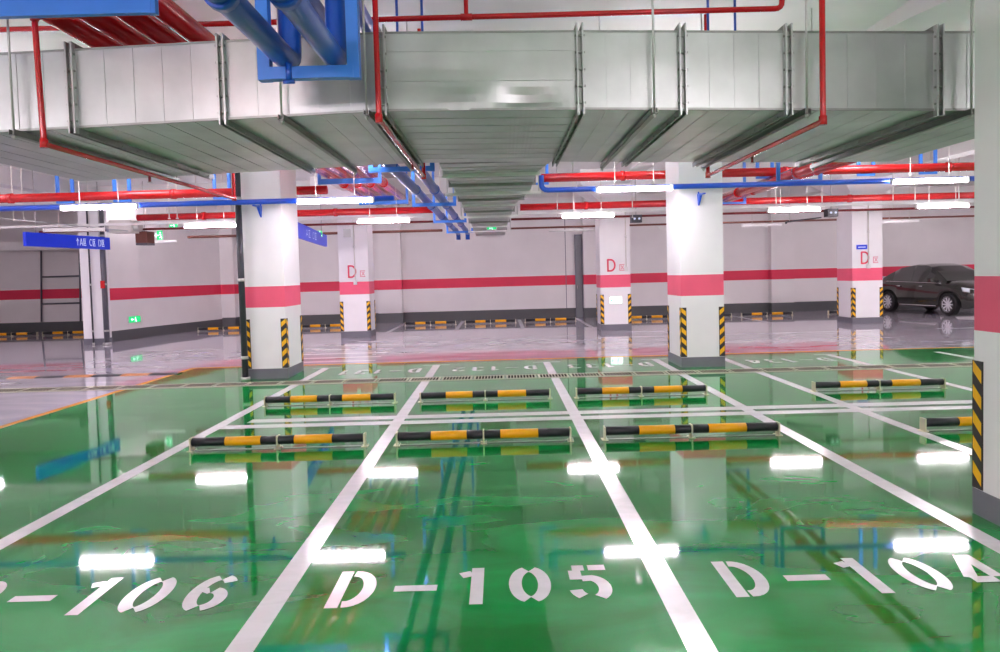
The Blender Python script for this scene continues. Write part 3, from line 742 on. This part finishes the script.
def hung_exit(x, y, z, rz, label, w=.5, hh=.2):
    t = exit_panel((x, y, z), label, rz, w=w, h=hh, lit='sign_green', fg='sign_lit')
    b = MB(); b.tube([(0, -.01, hh), (0, -.01, (ZC if x < -1 else 2.745) - z)], .008, 'wire', 6); b.build('rod', t)
hung_exit(-9.75, 20.3, 2.86, math.radians(-30), 'hanging green exit sign seen at a slant on the left', .28, .28)
hung_exit(-9.3, 20.2, 3.2, math.radians(-8), 'small hanging green exit sign right of the slanted one', .28, .12)
hung_exit(-.15, 16.6, 2.66, 0, 'small green exit light under the branch duct', .24, .07)

# service clutter
pipe('thin_conduit', [P(-60, 212, 14.4), P(128, 231, 15.7)], .012, 'galv', 'thin pale conduit slanting in from the left edge', 'conduit', n=8)
b = MB(); b.box(-.28, .28, -.2, .2, -.16, .16, 'wire'); b.tube([(-.42, 0, 0), (.42, 0, 0)], .13, 'steel', 14)
tag(b.build('duct_fan', None, P(124, 227, 18)), 'pale ventilation fan hanging right of the long blue sign', 'fan')
b = MB(); b.tube([(0, 0, .14), (0, 0, ZC - 2.83)], .01, 'steel', 6); b.box(-.15, .15, -.2, .2, -.16, .14, 'brown'); b.box(-.15, .15, -.2, .2, -.22, -.165, 'grey_pipe'); tag(b.build('junction_cabinet', None, P(145, 237, 18.5)), 'small brown box hanging between fan and exit signs', 'electrical box')
for px, py, Y, l in ((636, 219, 18.2, 'right of the middle D column'), (831, 213, 18.2, 'left of the D column beside the car')):
    p = P(px, py, Y)
    t = thing('valve_box', 'dark blue control valve box under the ceiling ' + l, 'valve', p, 0, 'control valve boxes')
    b = MB(); b.box(-.13, .13, -.12, .12, -.1, .1, 'dark_pipe'); b.build('case', t)
    for s in (-.06, .06):
        b = MB(); b.tube([(s, -.12, .0), (s, -.14, .0)], .03, 'sign_white', 8); b.build('dial', t)
    b = MB(); b.tube([(0, 0, .1), (0, 0, ZC - p.z)], .012, 'steel', 6); b.build('rod', t)
b = MB(); b.tube([(.1, 0, 0), (.1, 0, ZC - 3.03)], .008, 'steel', 6); b.tube([(0, 0, 0), (.98, 0, .1)], .02, 'dark_pipe', 8); b.tube([(0, 0, -.05), (0, 0, .0)], .03, 'dark_pipe', 8)
tag(b.build('camera_arm', None, P(786, 222, 19.5)), 'thin dark sloping bar right of the middle striped column', 'bar')
b = MB(); b.tube([P(594, 230, 19.5) - P(594, 230, 19.5), P(549, 231, 19.5) - P(594, 230, 19.5)], .03, 'white_metal', 6); tag(b.build('white_bar', None, P(594, 230, 19.5)), 'short pale bar left of the middle D column top', 'bar')
# vertical droppers between ceiling and mains (loose hanger rods)
k = 0
for px, Y, z0 in ((12, 14.2, 2.95), (22, 14.4, 3.0), (168, 14.2, 2.9), (176, 14.2, 2.9), (280, 17.4, 3.02), (440, 14.8, 3.0), (557, 17, 2.95), (573, 17.1, 3.0), (632, 17.2, 2.9), (689, 17.4, 2.9), (776, 16.9, 2.95), (822, 17, 3.0), (893, 17, 2.95), (915, 17, 3.0), (959, 16.8, 3.0)):
    x = P(px, 190, Y).x; b = MB(); b.tube([(0, 0, 0), (0, 0, ZC - z0)], .01, 'wire', 6); b.box(-.02, .02, -.02, .02, 0, .02, 'wire')
    side = 'left half' if px < 500 else 'right half'; k += 1
    tag(b.build('hanger_rod', None, (x, Y, z0)), 'thin pale rod hanging from the ceiling, %s from the left edge' % (ORD + ['thirteenth', 'fourteenth', 'fifteenth'])[k - 1], 'hanger rod', 'pale hanger rods')
# pipe frame on the left part of the back wall
t = thing('wall_pipe_frame', 'grey pipe frame on the back wall at far left', 'pipe frame', P(61, 290, YF - .07), 0)
o_ = t.location
def pf(pts, nm, r=.03):
    b = MB(); b.tube([P(x, y, YF - .07) - o_ for x, y in pts], r, 'grey_pipe', 8); b.build(nm, t)
pf([(41, 243), (41.5, 322)], 'upright'); pf([(79.5, 243), (80.5, 322)], 'upright'); pf([(42, 277), (80, 276)], 'crossbar'); pf([(42, 304), (80, 303)], 'crossbar')
b = MB(); b.box(-1.2, 1.2, -.3, .3, -.14, .14, 'white_metal'); tag(b.build('wall_duct', None, P(40, 246, 23.5)), 'pale flat duct high on the back wall at far left', 'air duct')
# fire call points
for p, l in ((FL(0, 0, 0) * 0 + Vector((-10.6, 18.72, 1.62)), 'small red call point on the thick grey pipe'),):
    b = MB(); b.box(-.05, .05, -.02, .03, -.1, .1, 'red'); tag(b.build('call_point', None, p), l, 'fire call point')

# ------------------------------------------------------------------ car
car = thing('car', 'dark sedan parked nose out beyond the right columns', 'car', (14.03, 22.3, 0), math.atan2(-.985, .17))
car.scale = (1, 1, 1.06)
def lerp(tab, x):
    for (a, va), (b_, vb) in zip(tab, tab[1:]):
        if x <= b_: return va + (vb - va) * max(0, (x - a)) / (b_ - a)
    return tab[-1][1]
TOP = [(-2.1, .82), (-2.02, 1.0), (-1.7, 1.06), (-1.2, 1.06), (.9, 1.02), (1.35, .98), (1.8, .88), (2.1, .74), (2.22, .58)]
BELT = [(-2.1, .74), (-2.0, .9), (-1.4, .97), (.9, .92), (1.5, .86), (1.95, .74), (2.22, .5)]
WID = [(-2.12, .6), (-2.0, .76), (-1.6, .84), (0, .87), (1.4, .85), (1.9, .76), (2.12, .6), (2.22, .42)]
ROOF = [(-1.62, 1.08), (-1.3, 1.24), (-.9, 1.41), (-.4, 1.49), (.1, 1.49), (.4, 1.43), (.75, 1.25), (1.12, 1.0)]
WB = 1.25; WR = .325
def bot(x):
    z = .22 if abs(x) < 1.9 else .22 + (abs(x) - 1.9) * .4
    for w in (-WB, WB):
        d = abs(x - w)
        if d < .39: z = max(z, math.sqrt(.39 ** 2 - d * d) + WR - .02)
    return z
st_ = [-2.12 + i * .0434 for i in range(101)]
b = MB(); rings = []
for x in st_:
    w = lerp(WID, x); t_, be, bo = lerp(TOP, x), lerp(BELT, x), bot(x)
    mid = max(bo + .02, .5)
    half = [(w * .95, bo), (w * .995, (bo + mid) / 2), (w, mid), (w * .985, max(mid + .02, be - .1)), (w * .93, be), (w * .75, be + (t_ - be) * .7), (w * .35, t_ - .003), (0, t_)]
    ring = [(x, -y, z) for y, z in half] + [(x, y, z) for y, z in half[-2::-1]]
    rings.append(ring)
for i in range(len(rings) - 1):
    for j in range(len(rings[0]) - 1):
        b.face([rings[i][j], rings[i + 1][j], rings[i + 1][j + 1], rings[i][j + 1]], 'carpaint', True)
b.face(rings[0], 'carpaint'); b.face(rings[-1], 'carpaint')
o = b.build('body', car)
# weld for smooth shading
import bmesh
def weld(o):
    bm = bmesh.new(); bm.from_mesh(o.data); bmesh.ops.remove_doubles(bm, verts=bm.verts, dist=.0005); bmesh.ops.recalc_face_normals(bm, faces=bm.faces); bm.to_mesh(o.data); bm.free()
weld(o)
b = MB(); b.box(-1.95, 1.95, -.6, .6, .24, .7, 'tyre'); b.build('underbody', car)
gs = [-1.62 + i * (1.12 + 1.62) / 44 for i in range(45)]; gr_ = []
for x in gs:
    zr = lerp(ROOF, x); w = lerp(WID, x); zb = min(lerp(BELT, x) - .01, zr - .01); k = (zr - zb) / .55
    half = [(w * .93, zb), (w * (.93 - .13 * k), zb + (zr - zb) * .55), (w * (.93 - .24 * k), zb + (zr - zb) * .92), (w * .45, zr - .005), (0, zr)]
    gr_.append([(x, -y, z) for y, z in half] + [(x, y, z) for y, z in half[-2::-1]])
gb, gg = MB(), MB()
for i in range(44):
    x = (gs[i] + gs[i + 1]) / 2
    for j in range(8):
        side = j in (0, 1, 6, 7)
        glass = False
        if side: glass = (-1.15 < x < -.32) or (-.24 < x < .62)
        elif j in (3, 4) or j in (2, 5): glass = x > .42 or x < -.95
        if side and (x > .72): glass = False
        (gg if glass else gb).face([gr_[i][j], gr_[i + 1][j], gr_[i + 1][j + 1], gr_[i][j + 1]], 'glass' if glass else 'carpaint', True)
weld(gb.build('roof', car)); weld(gg.build('windows', car))
b = MB()
for s in (-1, 1): b.tube([(x, s * (lerp(WID, x) * .935 + .004), lerp(BELT, x)) for x in [-1.45 + .1 * i for i in range(25)]], .011, 'chrome', 6)
for s in (-1, 1): b.tube([(x, s * (lerp(WID, x) * .995 + .004), .27) for x in [-.8 + .1 * i for i in range(17)]], .014, 'chrome', 6)
b.build('chrome_trim', car)
for s in (-1, 1):
    for x in (-.75, .2):
        b = MB(); b.tube([(x - .09, s * .875, .83), (x + .09, s * .88, .83)], .016, 'chrome', 6); b.build('door_handle', car)
    b = MB(); b.hexa([(.62, s * .86, .95), (.62, s * .86, 1.07), (.78, s * .84, .95), (.74, s * .84, 1.06), (.64, s * 1.02, .95), (.64, s * 1.02, 1.08), (.76, s * 1.0, .95), (.74, s * 1.0, 1.06)], 'carpaint'); b.build('mirror', car)
    b = MB(); b.hexa([(1.72, s * .80, .70), (1.68, s * .8, .82), (2.1, s * .45, .62), (2.04, s * .45, .74), (1.8, s * .83, .70), (1.74, s * .82, .81), (2.17, s * .5, .60), (2.1, s * .5, .73)], 'lampglass'); b.build('headlight', car)
    b = MB(); b.hexa([(-2.13, s * .45, .8), (-2.1, s * .45, .92), (-1.9, s * .78, .8), (-1.9, s * .76, .92), (-2.16, s * .45, .8), (-2.13, s * .45, .92), (-1.95, s * .83, .8), (-1.93, s * .81, .92)], 'darkred'); b.build('tail_light', car)
b = MB(); b.box(2.13, 2.225, -.4, .4, .36, .62, 'black')
for k in range(5): b.box(2.22, 2.24, -.38, .38, .38 + k * .05, .395 + k * .05, 'chrome')
b.build('grille', car)
b = MB(); b.box(2.235, 2.25, -.22, .22, .4, .52, 'sign_blue'); b.build('number_plate', car)
for x in (-WB, WB):
    for s in (-1, 1):
        b = MB(); y = s * .78
        n = 28; prof = [(.20, -.09), (.30, -.1), (.325, -.07), (.325, .07), (.30, .1), (.20, .09)]
        for i in range(n):
            a0, a1 = 2 * PI * i / n, 2 * PI * (i + 1) / n
            for (r0, o0), (r1, o1) in zip(prof, prof[1:]):
                q = lambda r, a, oo: (x + r * math.cos(a), y + oo, WR + r * math.sin(a))
                b.face([q(r0, a0, o0), q(r0, a1, o0), q(r1, a1, o1), q(r1, a0, o1)], 'tyre', True)
        wh = b.build('wheel', car)
        b = MB(); yo = y + s * .075
        b.tube([(x, yo - s * .05, WR), (x, yo + s * .012, WR)], .06, 'rim', 12)
        b.tube([(x, yo - s * .06, WR), (x, yo - s * .045, WR)], .20, 'grey_pipe', 28)
        for k in range(10):
            a = 2 * PI * k / 10; b.bar((x + .04 * math.cos(a), yo, WR + .04 * math.sin(a)), (x + .21 * math.cos(a), yo, WR + .21 * math.sin(a)), .035, .02, 'rim', Vector((0, 1, 0)))
        for i in range(n):
            a0, a1 = 2 * PI * i / n, 2 * PI * (i + 1) / n
            b.face([(x + .19 * math.cos(a0), yo, WR + .19 * math.sin(a0)), (x + .19 * math.cos(a1), yo, WR + .19 * math.sin(a1)), (x + .225 * math.cos(a1), yo + s * .02, WR + .225 * math.sin(a1)), (x + .225 * math.cos(a0), yo + s * .02, WR + .225 * math.sin(a0))], 'rim')
        b.build('rim', wh)

# ------------------------------------------------------------------ world, view
w = bpy.data.worlds.new('world'); bpy.context.scene.world = w; w.use_nodes = True
w.node_tree.nodes['Background'].inputs[0].default_value = (.6, .62, .65, 1); w.node_tree.nodes['Background'].inputs[1].default_value = .3
s = bpy.context.scene
s.view_settings.view_transform = 'Standard'; s.view_settings.look = 'None'; s.view_settings.gamma = 1
s.view_settings.exposure = 1.28; s.view_settings.use_curve_mapping = False
s.cycles.use_denoising = True; s.cycles.max_bounces = 8; s.cycles.diffuse_bounces = 5; s.cycles.glossy_bounces = 4
s.cycles.sample_clamp_indirect = 6
